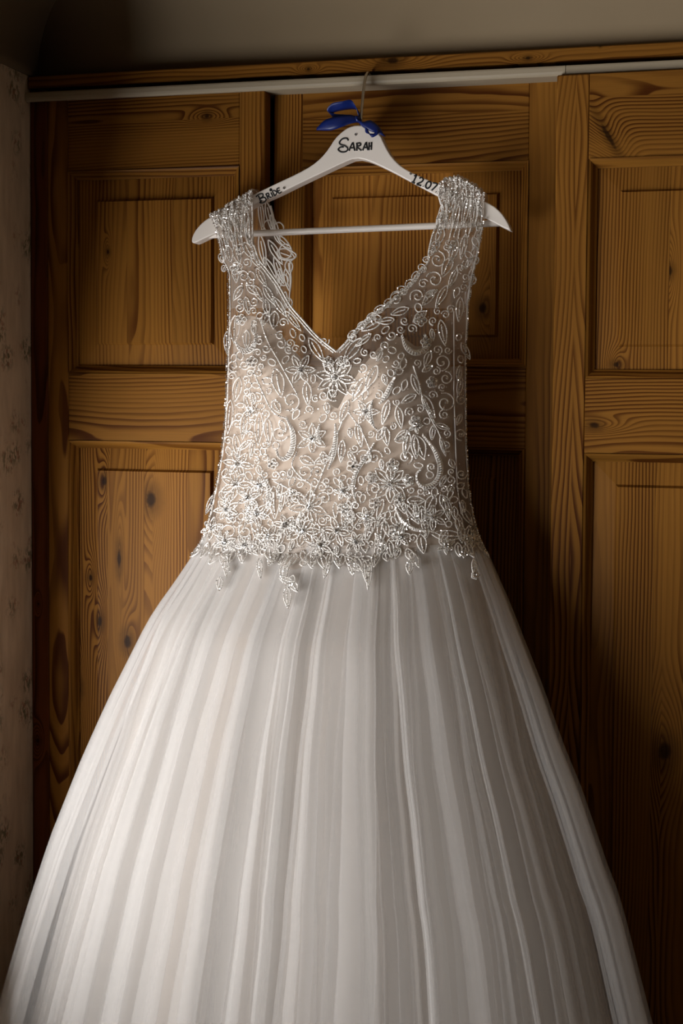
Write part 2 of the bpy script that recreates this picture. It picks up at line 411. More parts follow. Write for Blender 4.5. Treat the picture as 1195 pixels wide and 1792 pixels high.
# ------------------------------------------------------------------ white wooden hanger with writing
HY0, HY1 = -.088, -.066                            # front and back face of the hanger
hang = thing('clothes_hanger', 'white wooden hanger with black hand lettering hooked over the cream rail', 'hanger', tuple(ray_at(620, 275, -.077)))
OUT = [(600, 229), (610, 222.5), (623, 219), (640, 220), (655, 227), (665, 236), (671, 250), (681, 269), (694, 285), (712, 298), (740, 311), (772, 325), (805, 337), (842, 350), (862, 359), (876, 371), (887, 387), (894, 402),
       (893, 404), (878, 397), (862, 388.5), (842, 378), (800, 360), (765, 343), (720, 319), (680, 297.5), (645, 281), (622, 276),
       (600, 285), (560, 304), (520, 323), (480, 343), (446, 357), (420, 374), (395, 398), (378, 408), (358, 417), (340, 426), (335, 424), (336, 414), (343, 401), (355, 388), (372, 377), (400, 363), (440, 342), (480, 322.5), (520, 304), (545, 290), (562, 276), (575, 260), (586, 242)]
def smooth_closed(pts, it=1):
    p = np.array(pts, float)
    for _ in range(it):
        q = np.roll(p, -1, 0); p = np.stack([p*.75+q*.25, p*.25+q*.75], 1).reshape(-1, 2)
    return p
o2 = smooth_closed(OUT, 1)
fr = np.array([ray_at(u, v, HY0) for u, v in o2]); nO = len(fr)
bm = bmesh.new()
fv = [bm.verts.new(p) for p in fr]; bv = [bm.verts.new((p[0], HY1, p[2])) for p in fr]
ff = bm.faces.new(fv); fb = bm.faces.new(bv[::-1])
for i in range(nO): bm.faces.new((fv[i], bv[i], bv[(i+1) % nO], fv[(i+1) % nO]))
bmesh.ops.recalc_face_normals(bm, faces=bm.faces[:])
bmesh.ops.bevel(bm, geom=[e for e in bm.edges if (e.verts[0] in fv) == (e.verts[1] in fv) and len(e.link_faces) == 2 and (ff in e.link_faces or fb in e.link_faces)], offset=.0014, segments=2, profile=.5, affect='EDGES')
bmesh.ops.triangulate(bm, faces=[f for f in bm.faces if len(f.verts) > 4])
me = bpy.data.meshes.new('hanger_body'); bm.to_mesh(me); bm.free(); me.materials.append(M_WHITE)
hb = bpy.data.objects.new('hanger_body', me); col.objects.link(hb); child(hb, hang)
g = Geo(); p0, p1 = ray_at(352, 412.5, -.077), ray_at(886, 390, -.077)
g.tube([p0+(p1-p0)*t for t in np.linspace(0, 1, 12)], .0044, 14); g.build('trouser_bar', M_WHITE, hang)
g = Geo()                                          # the hook: up from the neck, over the rail's lip, short tip behind it
hk0 = ray_at(631.5, 222, -.0765)
top = np.array([hk0[0]+.004, -.0525, 2.0283])
pts = [hk0+np.array([0, 0, -.01])]
pts += [hk0, np.array([hk0[0]+.0005, -.0755, hk0[2]+.02]), np.array([hk0[0]+.0012, -.0735, 1.985]), np.array([hk0[0]+.0022, -.0690, 2.008]), np.array([hk0[0]+.003, -.0630, 2.0205]), np.array([hk0[0]+.0038, -.0560, 2.0268]),
        np.array([hk0[0]+.0044, -.0495, 2.0276]), np.array([hk0[0]+.005, -.0440, 2.0255]), np.array([hk0[0]+.0054, -.0415, 2.0218]), np.array([hk0[0]+.0056, -.0408, 2.0190])]
def spline(pts, n=8):
    p = np.array(pts, float); p = np.vstack([2*p[0]-p[1], p, 2*p[-1]-p[-2]]); out = []
    for i in range(1, len(p)-2):
        for t in np.arange(n)/n:
            a, b, c, d = p[i-1:i+3]
            out.append(.5*((2*b)+(-a+c)*t+(2*a-5*b+4*c-d)*t*t+(-a+3*b-3*c+d)*t**3))
    out.append(p[-2]); return np.array(out)
g.tube(spline(pts, 6), .0020, 10); g.build('hook', M_STEEL, hang)
# lettering: pen strokes as flat ribbons lying on the front face (three words, one part each)
def strokes(name, lines, r=.0011):
    g = Geo()
    for ln in lines:
        p = spline([(a, b, 0) for a, b in ln], 5)
        q = np.array([ray_at(u, v, HY0-.0002) for u, v, _ in p])
        g.tube(q, r, 6)
    o = g.build(name, M_INK, hang); return o
SARAH = [[(610, 246), (607, 242), (600, 243), (595, 249), (597, 253), (604, 255), (609, 260), (606, 265), (598, 266), (593, 262), (596, 258), (602, 257)],
         [(611, 264), (614, 256), (617.5, 250), (619, 257), (621, 264)], [(613, 259), (620, 258.5)],
         [(624, 264), (624.5, 251)], [(623, 251.5), (629, 250.5), (630.5, 254), (625, 257), (632, 263.5)],
         [(634, 263.5), (637, 255), (640, 249.5), (641, 256), (643, 263)], [(636, 258.5), (642, 258)],
         [(645, 249.5), (644.5, 263)], [(649, 249), (648.5, 262.5)], [(644.8, 256), (648.8, 255.5)]]
SARAH = [[((u-621)*1.04+621, (v-256)*1.0+256) for u, v in s] for s in SARAH]
def rotpts(lines, c, deg, s=1.):
    a = math.radians(deg); ca, sa = math.cos(a), math.sin(a)
    return [[(c[0]+s*(u*ca-v*sa), c[1]+s*(u*sa+v*ca)) for u, v in ln] for ln in lines]
BRIDE = [[(-19, -6), (-20, 7)], [(-24, -6), (-18, -8), (-11, -6), (-13, -1.5), (-19, -.5), (-11, 1), (-10, 6), (-16, 8.5), (-22, 6), (-17, 4)],
         [(-6, 6), (-6, -3)], [(-7, -3), (-2, -3), (-2, 1), (-5, 1.5), (0, 6)], [(3, -2), (3, 6)],
         [(3, -6.5), (5, -8), (6.5, -6), (4, -4.8), (2.6, -6.4)], [(6.5, 6), (6.5, -3), (11, -1.5), (12, 3), (6, 6.5)],
         [(20, -3), (15, -3), (15, 5), (20.5, 5)], [(15, 1), (19, .8)]]
strokes('lettering_name', SARAH)
strokes('lettering_bride', rotpts(BRIDE, (472, 340), -25, 1.0), .0009)
DATE = [[(-23, -4), (-20, -7), (-20, 7)], [(-23, 7), (-17, 7)], [(-13, -4), (-10, -7), (-6, -5), (-7, 0), (-13, 7), (-5, 6.5)], [(-1.5, 6), (-.8, 6.6)],
        [(6, -6.5), (2.5, -3), (2.5, 4), (6, 7), (9.5, 3), (9.5, -3.5), (6, -6.5)], [(12, -6.5), (20, -7), (15, 7)], [(23, 6), (23.6, 6.6)], [(27.5, 5.5), (28, 6.2)],
        [(33, -3), (36, -6), (38, -3), (33, 6), (39, 6)], [(44, -6), (44, 7)], [(52, -6), (52, 7)]]
strokes('lettering_date', rotpts(DATE, (744, 321), 23.5, 1.0), .0011)
for (u, v) in ((622.5, 235.5), (497, 329), (718.5, 304)):
    bm = bmesh.new(); bmesh.ops.create_icosphere(bm, subdivisions=1, radius=.0021)
    for q in bm.verts: q.co.y *= .55
    bmesh.ops.translate(bm, vec=Vector(ray_at(u, v, HY0-.0006)), verts=bm.verts[:])
    me = bpy.data.meshes.new('rhinestone'); bm.to_mesh(me); bm.free(); me.materials.append(M_STONE)
    o = bpy.data.objects.new('rhinestone', me); col.objects.link(o); child(o, hang)

# ------------------------------------------------------------------ blue ribbon bow on the hook
bow = thing('ribbon_bow', 'royal blue satin ribbon bow tied round the hanger hook', 'ribbon', tuple(ray_at(624, 212, -.079)))
def ribbon(name, pts, wid, parent=bow):
    """pts: (u, v, y) centre line; wid: half-width vector in pixels (du, dv) per point"""
    n = 10
    c = spline(pts, n); w = spline([(*q, 0)[:3] for q in wid], n)
    v, f = [], []
    for i in range(len(c)):
        for t in (-1, -.5, 0, .5, 1):
            cup = (1-t*t)*.0012
            v.append(ray_at(c[i][0]+w[i][0]*t, c[i][1]+w[i][1]*t, c[i][2]-cup+w[i][2]*t))
    for i in range(len(c)-1):
        for k in range(4): f.append((i*5+k, i*5+k+1, i*5+k+6, i*5+k+5))
    o = mesh_obj(name, v, f, M_BLUE, parent, smooth=True)
    s = o.modifiers.new('thickness', 'SOLIDIFY'); s.thickness = .0005; s.offset = 0
    return o
ribbon('loop', [(628, 207, -.082), (626, 193, -.084), (617, 183, -.088), (600, 185, -.092), (583, 189, -.092), (578, 198, -.088), (586, 206, -.082), (606, 207, -.080), (628, 209, -.080)],
       [(1, 4, .001), (4, 6, .005), (3, 8, .006), (0, 8, .006), (2, 8, .006), (6, 5, .007), (1, 7, .006), (0, 6, .005), (1, 4, .001)])
ribbon('tail', [(627, 209, -.084), (612, 209, -.090), (594, 213, -.096), (574, 219, -.096), (554, 226, -.090)], [(1, 4), (0, 8), (2, 10), (5, 9), (0, 2)])
ribbon('tail', [(625, 210, -.086), (632, 217, -.0930), (644, 222, -.0945), (655, 222, -.0930), (667, 230, -.090), (673, 237, -.086)], [(2, 4), (5, 7), (8, 9), (6, 11), (4, 8), (2, 2)])
ribbon('curl', [(641, 224, -.0945), (643, 232, -.0955), (650, 237, -.0970), (658, 234, -.0960), (660, 227, -.0945)], [(2.5, 2), (3, 0), (1, 3.2), (3, 1), (3, 0)])
g = Geo()
kc = ray_at(626, 209, -.0815)
for a in np.linspace(0, 1, 1): g.tube([kc+np.array([-.004, 0, .003]), kc+np.array([-.002, -.002, .001]), kc+np.array([.002, -.002, -.001]), kc+np.array([.004, 0, -.003])], [.0025, .0042, .0042, .0025], 10)
g.build('knot', M_BLUE, bow)

# ------------------------------------------------------------------ wedding dress
dress = thing('wedding_dress', 'ivory wedding dress with beaded lace bodice and full tulle skirt on the hanger', 'dress', tuple(ray_at(600, 960, -.13)))
VL = [(300, 372), (345, 372), (378, 376), (410, 382), (455, 391), (475, 402), (540, 403), (600, 401), (640, 400), (700, 398), (750, 395), (800, 389), (850, 380), (900, 369), (940, 357), (960, 347), (1000, 322), (1030, 302), (1090, 264), (1150, 236), (1230, 198), (1340, 152), (1470, 100), (1590, 60), (1710, 24), (1792, 2), (2000, -62), (2450, -190)]
VR = [(300, 850), (345, 848), (380, 847), (405, 842), (440, 836), (470, 829), (500, 823), (540, 818), (640, 815), (700, 815), (750, 816), (800, 817), (850, 820), (900, 828), (940, 839), (960, 848), (976, 855), (1004, 866), (1048, 884), (1120, 910), (1197, 938), (1302, 972), (1388, 1005), (1494, 1041), (1605, 1077), (1792, 1124), (2000, 1180), (2450, 1300)]
VB = [(300, .022), (345, .024), (380, .031), (450, .052), (540, .082), (640, .094), (760, .092), (900, .097), (960, .104), (1100, .140), (1400, .185), (1792, .235), (2450, .300)]
VC = [(300, -.077), (345, -.078), (380, -.083), (450, -.098), (540, -.115), (640, -.125), (900, -.130), (960, -.137), (1100, -.180), (1400, -.245), (1792, -.305), (2450, -.385)]
def tab(t, v): return np.interp(v, [a for a, _ in t], [b for _, b in t])
TH = np.linspace(0, 2*math.pi, 73)[:-1]
rows = []
for v in list(range(300, 1000, 10))+list(range(1000, 2420, 20)):
    yc, b = float(tab(VC, v)), float(tab(VB, v))
    L, R_ = float(tab(VL, v)), float(tab(VR, v))
    pl, pr = ray_at(L, v, yc), ray_at(R_, v, yc)
    z = ray_at((L+R_)/2, v, yc)[2]
    xc, a = (pl[0]+pr[0])/2, (pr[0]-pl[0])/2
    for _ in range(6):
        pts = np.stack([xc+a*np.cos(TH), yc-b*np.sin(TH), np.full(72, z)], 1)
        uv = np.array([project(p) for p in pts])
        i, j = uv[:, 0].argmin(), uv[:, 0].argmax()
        el = uv[i, 0]-float(tab(VL, uv[i, 1])); er = uv[j, 0]-float(tab(VR, uv[j, 1]))
        s = (pr[0]-pl[0])/(R_-L)
        xc -= (el+er)/2*s; a -= (er-el)/2*s
    rows.append((z, xc, a, yc, b))
rows = sorted(rows); RZ = np.array([r[0] for r in rows]); RT = np.array(rows)[:, 1:]
def prof(z): return [np.interp(z, RZ, RT[:, k]) for k in range(4)]       # xc, a, yc, b at height z
def zrow(v): return float(ray_at(600, v, float(tab(VC, v)))[2])
CUPS = [(ray_at(474, 652, -.19), 1.), (ray_at(690, 650, -.19), 1.)]
def cup(x, z):
    s = 0.
    for c, k in CUPS:
        dx, dz = (x-c[0])/.052, (z-c[2])/(.052 if z > c[2] else .062)
        s += .034*k*math.exp(-(dx*dx+dz*dz))
    return s
def front_y(x, z, sc=1.):
    xc, a, yc, b = prof(z)
    s = min(abs((x-xc)/(a*sc)), .9995)
    y = yc-b*sc*math.sqrt(1-s*s)
    if 1.35 < z < 1.75: y -= cup(x, z)*(1-s**6)
    return y
def back_y(x, z):
    xc, a, yc, b = prof(z); s = min(abs((x-xc)/a), .9995)
    return yc+b*math.sqrt(1-s*s)
def on_front(u, v, off=0.):
    y = -.15
    for _ in range(7):
        p = ray_at(u, v, y); y = front_y(p[0], p[2])
    p = ray_at(u, v, y)
    return p
def on_back(u, v):
    y = -.05
    for _ in range(7):
        p = ray_at(u, v, y); y = back_y(p[0], p[2])
    return ray_at(u, v, y)
# lookup of the front surface for everything that is sewn on to it
GU = np.arange(300, 921, 4); GV = np.arange(290, 1101, 4)
FS = np.array([[on_front(u, v) for u in GU] for v in GV])
du = np.gradient(FS, axis=1); dv = np.gradient(FS, axis=0)
FN = np.cross(dv, du); FN /= np.linalg.norm(FN, axis=2)[:, :, None]+1e-12
FN[FN[:, :, 1] > 0] *= -1
def lift(uv, off):
    uv = np.asarray(uv, float)
    a = np.clip((uv[:, 0]-GU[0])/4, 0, len(GU)-1.001); b = np.clip((uv[:, 1]-GV[0])/4, 0, len(GV)-1.001)
    i, j = a.astype(int), b.astype(int); fa, fb = (a-i)[:, None], (b-j)[:, None]
    def bl(G): return (G[j, i]*(1-fa)+G[j, i+1]*fa)*(1-fb)+(G[j+1, i]*(1-fa)+G[j+1, i+1]*fa)*fb
    n = bl(FN); n /= np.linalg.norm(n, axis=1)[:, None]+1e-12
    o = bl(FS)+n*np.asarray(off).reshape(-1, 1) if np.ndim(off) else bl(FS)+n*off
    o[:, 1] = np.where(uv[:, 1] < 408, np.minimum(o[:, 1], -.0925-np.asarray(off)*.5), o[:, 1])   # clear of the hanger
    return o

# --- neckline and arm edges, in the photograph's pixels
LIN = [(330, 443), (345, 443), (400, 444), (430, 447), (455, 456), (470, 468), (490, 483), (500, 490), (535, 510), (560, 531), (590, 558), (614, 588), (616, 590)]
RIN = [(320, 768), (345, 767), (368, 772), (395, 763), (410, 756), (440, 749), (460, 747), (475, 732), (495, 718), (510, 702), (535, 672), (555, 645), (575, 624), (600, 604), (614, 590), (616, 589)]
def seg_grid(vs, left, right, nu, fn):
    v_, f_ = [], []
    for v in vs:
        l, r = left(v), right(v)
        for i in range(nu): v_.append(fn(l+(r-l)*i/(nu-1), v))
    for j in range(len(vs)-1):
        for i in range(nu-1): f_.append((j*nu+i, (j+1)*nu+i, (j+1)*nu+i+1, j*nu+i+1))
    return v_, f_
def net(u, v): return lift([(u, v)], 0.0)[0]
inset = lambda v: 3.
# strap top edges on the hanger: left slopes (374,382)->(443,338), right (768,322)->(846,350)
def ltop(u): return 335+(443-u)*.62
def rtop(u): return np.interp(u, [768, 780, 800, 825, 846], [324, 314, 312, 325, 344])
g = Geo()
def strap_uv(side, s, t):
    if side < 0: u0 = 374+69*s; v0 = ltop(u0)
    else: u0 = 768+78*s; v0 = float(rtop(u0))
    v = v0+(540-v0)*t
    if side < 0: l, r = float(tab(VL, v))+inset(v), float(tab(LIN, v))
    else: l, r = float(tab(RIN, v)), float(tab(VR, v))-inset(v)
    k = min(1, t/.18)
    return u0*(1-k)+(l+(r-l)*s)*k, v
def strap_front(side):
    nu = 18; vb = 540
    ts = np.linspace(0, 1, 40); v_ = []; f_ = []
    for t in ts:
        for i in range(nu):
            s = i/(nu-1)
            # rows run from the shoulder line to v = 540
            if side < 0:
                u0 = 374+69*s; v0 = ltop(u0)
            else:
                u0 = 768+78*s; v0 = rtop(u0)
            v = v0+(vb-v0)*t
            if side < 0: l, r = float(tab(VL, v))+inset(v), float(tab(LIN, v))
            else: l, r = float(tab(RIN, v)), float(tab(VR, v))-inset(v)
            if t < .02: u = u0
            else:
                u = l+(r-l)*s; k = min(1, t/.18); u = u0*(1-k)+u*k
            v_.append((u, v))
    for j in range(len(ts)-1):
        for i in range(nu-1): f_.append((j*nu+i, (j+1)*nu+i, (j+1)*nu+i+1, j*nu+i+1))
    return np.array(v_), f_
STRAPS = []
def strap_wave(uv, side):                          # lengthwise gathers near the shoulder
    k = np.clip((470-uv[:, 1])/110, 0, 1)
    return k*(.0022*np.sin(uv[:, 0]*.62+uv[:, 1]*.05)+.0012*np.sin(uv[:, 0]*1.1+2))
for side in (-1, 1):
    uv, f = strap_front(side)
    P = lift(uv, strap_wave(uv, side)+.001)
    nu = 18
    # over the hanger arm and down its back
    first = P[:nu]; ext = []
    for k, (dy, dz) in enumerate(((.012, .004), (.024, .005), (.036, .003), (.042, -.009))):
        ext.append(first+np.array([0, dy, dz]))
    V = np.concatenate([np.concatenate(ext[::-1]), P]); nn = nu*4
    f = [tuple(i+nn for i in q) for q in f]+[(j*nu+i, (j+1)*nu+i, (j+1)*nu+i+1, j*nu+i+1) for j in range(4) for i in range(nu-1)]
    mesh_obj('shoulder_strap', V, f, M_STRAP, dress, smooth=True)
# net front below the straps: two halves down to the point of the neckline, then the whole width
v1 = list(np.arange(540, 616, 6.))+[616.]
a = seg_grid(v1, lambda v: float(tab(VL, v))+1.5, lambda v: float(tab(LIN, v)), 30, net); g.add(*a)
a = seg_grid(v1, lambda v: float(tab(RIN, v)), lambda v: float(tab(VR, v))-1.5, 30, net); g.add(*a)
HEM = [(340, 958), (355, 968), (375, 980), (390, 990), (400, 1000), (410, 985), (430, 990), (450, 972), (470, 988), (500, 1004), (515, 1008), (540, 998), (560, 1004), (580, 988), (610, 1004), (625, 990), (645, 1000), (670, 975), (690, 972), (720, 988), (735, 960), (750, 944), (785, 944), (800, 975), (830, 978), (855, 976)]
def hem(u): return np.interp(u, [p[0] for p in HEM], [p[1] for p in HEM])
nu, ts = 64, np.linspace(0, 1, 50); v_, f_ = [], []
for t in ts:
    for i in range(nu):
        s = i/(nu-1)
        v = 616.
        for _ in range(3):
            u = float(tab(VL, v))+1.5+(float(tab(VR, v))-1.5-float(tab(VL, v))-1.5)*s
            v = 616+(float(hem(u))-10-616)*t
        v_.append((u, v))
for j in range(len(ts)-1):
    for i in range(nu-1): f_.append((j*nu+i, (j+1)*nu+i, (j+1)*nu+i+1, j*nu+i+1))
g.add(lift(v_, 0.), f_)
g.build('illusion_bodice', M_MESH, dress)
# opaque satin lining with shaped cups, seam at the right side, back half behind
TOPL = [(402, 556), (430, 550), (450, 553), (470, 565), (500, 592), (530, 628), (560, 678), (580, 712), (590, 716), (600, 694), (630, 640), (660, 606), (690, 583), (710, 588), (730, 604), (750, 602), (770, 578), (792, 556)]
def topl(u): return np.interp(u, [p[0] for p in TOPL], [p[1] for p in TOPL])
nu, ts = 80, np.linspace(0, 1, 60); v_, f_ = [], []
for t in ts:
    for i in range(nu):
        s = i/(nu-1); v = 700.
        for _ in range(4):
            l = float(tab(VL, v))+1; r = np.interp(v, [540, 640, 850, 960, 1000], [792, 793, 800, 822, 850])
            u = l+(r-l)*s
            v = float(topl(min(u, 792)))+(962-float(topl(min(u, 792))))*t
        v_.append((u, v))
for j in range(len(ts)-1):
    for i in range(nu-1): f_.append((j*nu+i, (j+1)*nu+i, (j+1)*nu+i+1, j*nu+i+1))
uvl = np.array(v_)
wr = .0016*np.sin(uvl[:, 1]*.09+uvl[:, 0]*.05)*smoothstep(700, 800, uvl[:, 1])*np.sin(uvl[:, 0]*.021)
mesh_obj('lining', lift(v_, -.0045+wr), f_, M_SATIN, dress, smooth=True)
zt, zb_ = zrow(640), zrow(985); v_, f_ = [], []
for j, z in enumerate(np.linspace(zt, zb_, 24)):
    xc, a_, yc, b_ = prof(z)
    for i in range(41):
        th = math.pi*i/40
        v_.append((xc+a_*.985*math.cos(th), yc+b_*.97*math.sin(th), z))
for j in range(23):
    for i in range(40): f_.append((j*41+i, j*41+i+1, (j+1)*41+i+1, (j+1)*41+i))
mesh_obj('back_lining', v_, f_, M_SATIN, dress, smooth=True)
# back straps: left one shows inside the neckline, right one past the front strap
BLi = [(345, 440), (420, 440), (545, 470)]; BLo = [(338, 466), (360, 474), (385, 480), (410, 484), (430, 496), (446, 519), (460, 508), (490, 510), (520, 507), (556, 507)]
a = seg_grid(list(np.arange(345, 566, 5.)), lambda v: float(tab(BLi, v)), lambda v: float(tab(BLo, v)), 12, on_back)
mesh_obj('back_strap', *a, M_MESH, dress, smooth=True)
BRi = [(360, 800), (640, 770)]; BRo = [(360, 846), (400, 843), (440, 838), (470, 831), (500, 825), (540, 820), (640, 815)]
a = seg_grid(list(np.arange(416, 641, 6.)), lambda v: float(tab(BRi, v)), lambda v: float(tab(BRo, v)), 10, on_back)
mesh_obj('back_strap', *a, M_MESH, dress, smooth=True)

# --- skirt: satin underskirt and three gathered tulle layers that fold over themselves
def skirt_lining():
    nz, nth = 40, 160; v_ = []; f = []
    zt, zb = zrow(940), zrow(2330)
    for j in range(nz):
        t = j/(nz-1); z = zt+(zb-zt)*t; xc, a, yc, b = prof(z); m = .975-.13*min(1, t*3.2)
        for i in range(nth):
            th = 2*math.pi*i/nth; rr = .018*t*math.sin(11*th+2*math.sin(3*th))
            v_.append((xc+(a*m+rr)*math.cos(th), min(yc-(b*m+rr)*math.sin(th), -.04-.03*min(1, t*8)), z))
    for j in range(nz-1):
        for i in range(nth): f.append((j*nth+i, (j+1)*nth+i, (j+1)*nth+(i+1) % nth, j*nth+(i+1) % nth))
    return mesh_obj('underskirt', v_, f, M_UNDER, dress, smooth=True)
def tulle_layer(sc, v_top, npl, mat, sd, wide=.35, nz=44, hb=.006):
    """a gathered layer: knife pleats of uneven width and overlap that run from the waist and fan out"""
    rg = np.random.RandomState(sd)
    gaps = rg.gamma(1.25, 1., npl)+.16; cs = np.cumsum(gaps); cs = cs/cs[-1]*2*math.pi
    gaps = np.diff(np.r_[0, cs])
    ov = np.where(rg.rand(npl) < wide, rg.uniform(.35, 1.0, npl), rg.uniform(.06, .2, npl))*gaps
    sg = np.where(rg.rand(npl) < .6, 1., -1.)
    dr1, dr2 = rg.randn(npl)*.045, rg.randn(npl)*.026
    og = rg.uniform(-.5, .9, npl); ph = rg.rand(npl)*6.28
    zt, zb = zrow(v_top), zrow(2330)
    V = []; n_row = None
    inner = (.0, .04, .2, .4, .6, .8, .96)
    for j in range(nz):
        t = j/(nz-1); z = zt+(zb-zt)*t**1.1
        xc, a, yc, b = prof(z)
        c = cs+dr1*t+dr2*np.sin(2.2*t+ph)
        c = np.sort(c); o = np.clip(ov*(1+og*(t-.2)), .002, None)
        grow = min(1., .25+2.2*t)
        th, rr = [], []
        for i in range(npl):
            k = (i+1) % npl; c1 = c[k]+(2*math.pi if k == 0 else 0)
            s0, s1 = sg[i], sg[k]
            lo, hi = c[i], c1+o[k]
            d = .0016*grow
            for q in inner:                        # the flat of the pleat, from under one fold to over the next
                th.append(lo+(hi-lo)*q)
                rr.append(-d*s0*(1-q)+d*s1*q+hb*grow*math.sin(math.pi*q)*(.5+.5*math.sin(ph[i]*3)))
            th += [hi, hi-.04*o[k], c1+.5*o[k], c1+.04*o[k]]  # the turn and the way back
            rr += [d*s1, d*.6*s1, 0., -d*.6*s1]
        th, rr = np.array(th), np.array(rr)
        m = sc+(.985-sc)*(1-min(1, t*3.2)) if sc < .985 else sc
        x = xc+(a*m+rr)*np.cos(th); y = yc-(b*m+rr)*np.sin(th)
        y = np.minimum(y, -.036-.03*min(1, t*8))
        V.append(np.stack([x, y, np.full(len(x), z)], 1)); n_row = len(x)
    f = [(j*n_row+i, (j+1)*n_row+i, (j+1)*n_row+(i+1) % n_row, j*n_row+(i+1) % n_row) for j in range(nz-1) for i in range(n_row)]
    return mesh_obj('tulle_layer', np.concatenate(V), f, mat, dress, smooth=True)
skirt_lining()
tulle_layer(.862, 938, 44, M_TULLE_IN, 5, wide=.45, hb=.016)
tulle_layer(.875, 940, 66, M_TULLE, 9, wide=.45, hb=.010)
tulle_layer(.895, 942, 78, M_TULLE, 21, wide=.5)
tulle_layer(.990, 944, 74, M_TULLE, 52, wide=.65, hb=.016)
# ------------------------------------------------------------------ beaded lace sewn on the bodice: every motif an object
rg = random.Random(77); nr = np.random.RandomState(77)
OCT_V = np.array([(1, 0, 0), (-1, 0, 0), (0, 1, 0), (0, -1, 0), (0, 0, 1), (0, 0, -1)], float)
OCT_F = [(0, 2, 4), (2, 1, 4), (1, 3, 4), (3, 0, 4), (2, 0, 5), (1, 2, 5), (3, 1, 5), (0, 3, 5)]
PX = .00078                                        # about one photograph pixel, in metres, at the dress
def rand_rot():
    q = nr.randn(4); q /= np.linalg.norm(q); a, b, c, d = q
    return np.array([[1-2*(c*c+d*d), 2*(b*c-a*d), 2*(b*d+a*c)], [2*(b*c+a*d), 1-2*(b*b+d*d), 2*(c*d-a*b)], [2*(b*d-a*c), 2*(c*d+a*b), 1-2*(b*b+c*c)]])
OCC = np.zeros((300, 300), bool)                   # 3-pixel cells that carry lace already
def mark(p):
    i = ((np.asarray(p)-np.array([300, 290]))/3).astype(int)
    ok = (i >= 0).all(1) & (i < 300).all(1); i = i[ok]; OCC[i[:, 1], i[:, 0]] = True
def resample(p, step):
    p = np.asarray(p, float); d = np.r_[0, np.cumsum(np.hypot(*np.diff(p, axis=0).T))]
    n = max(2, int(d[-1]/step)+1); t = np.linspace(0, d[-1], n)
    return np.stack([np.interp(t, d, p[:, k]) for k in (0, 1)], 1)
def extra(p):                                      # the skirt's gathers stand a little proud of the bodice line
    return .0005+.006*smoothstep(955, 1000, p[:, 1])+.0012*smoothstep(430, 360, p[:, 1])
SURF = [lift]
def cord(g, pts, r=1.15, beads=.75, bstep=3.3, br=1.1):
    q = resample(pts, 3.2); mark(resample(pts, 2.))
    P = SURF[0](q, .0006+extra(q))
    g.tube(P, r*PX, 5, 0)
    if beads:
        b = resample(pts, bstep)
        B = SURF[0](b+nr.randn(*b.shape)*.25, .0016+extra(b))
        for c in B:
            if rg.random() < beads*.6:
                s = br*PX*(.75+.5*rg.random())
                g.add((OCT_V*np.array([1.25, .9, .9])*s)@rand_rot().T+c, OCT_F, 1)
def bead(g, u, v, r, m=1):
    c = SURF[0]([(u, v)], .0018+extra(np.array([[u, v]])))[0]
    g.add(OCT_V*r*PX@rand_rot().T+c, OCT_F, m)
def rot(p, a): ca, sa = math.cos(a), math.sin(a); p = np.asarray(p, float); return p@np.array([[ca, sa], [-sa, ca]])
def drop_pts(L, w):                                # teardrop from the origin along +x
    t = np.linspace(0, 1, 22); up = np.stack([L*t, w/2*np.sin(math.pi*t**.8)*1.0], 1)
    return np.vstack([up, up[::-1]*np.array([1, -1])])
def crystal(u, v, r, parent):
    bm = bmesh.new(); bmesh.ops.create_icosphere(bm, subdivisions=1, radius=r*PX)
    c = SURF[0]([(u, v)], .0022+extra(np.array([[u, v]])))[0]
    for q in bm.verts: q.co = Vector(c)+Matrix(rand_rot().tolist())@q.co
    me = bpy.data.meshes.new('crystal'); bm.to_mesh(me); bm.free(); me.materials.append(M_CRYSTAL)
    o = bpy.data.objects.new('crystal', me); col.objects.link(o); o.parent = parent
def fin(g, name): return g.build(name, [M_CORD, M_BEAD], dress, smooth=False)
def leaf(u, v, L, w, deg, vein=True, b=.7):        # base at (u, v), pointing along deg (0 = right, 90 = down)
    g = Geo(); a = math.radians(deg)
    cord(g, rot(drop_pts(L, w), a)+(u, v), 1.05, b)
    if vein: cord(g, rot([(L*.18, 0), (L*.5, w*.05), (L*.82, 0)], a)+(u, v), 1.2, .95, 2.8, 1.35)
    fin(g, 'lace_leaf')
def spiral(u, v, R, deg, turns=1.35, flip=1, tail=0):
    t = np.linspace(0, 1, 34); th = t*turns*2*math.pi; r = R*(1-.78*t)
    p = np.stack([r*np.cos(th), flip*r*np.sin(th)], 1)
    if tail: p = np.vstack([[(R+tail*.15*k*k/9, -flip*tail*k/3) for k in (3, 2, 1)], p])
    g = Geo(); cord(g, rot(p, math.radians(deg))+(u, v), 1.1, .7)
    if R > 9: bead(g, u, v, 2.4)
    fin(g, 'lace_scroll')
def blossom(u, v, R=11, n=5):                      # five looped rings round a crystal
    g = Geo(); a0 = rg.random()*6.28
    for k in range(n):
        a = a0+k*2*math.pi/n; t = np.linspace(0, 2*math.pi, 12)
        cord(g, np.stack([u+R*.58*math.cos(a)+R*.40*np.cos(t), v+R*.58*math.sin(a)+R*.40*np.sin(t)], 1), .95, .35)
        bead(g, u+R*.58*math.cos(a), v+R*.58*math.sin(a), 2.6)
    o = fin(g, 'beaded_blossom'); crystal(u, v, 3.0, o)
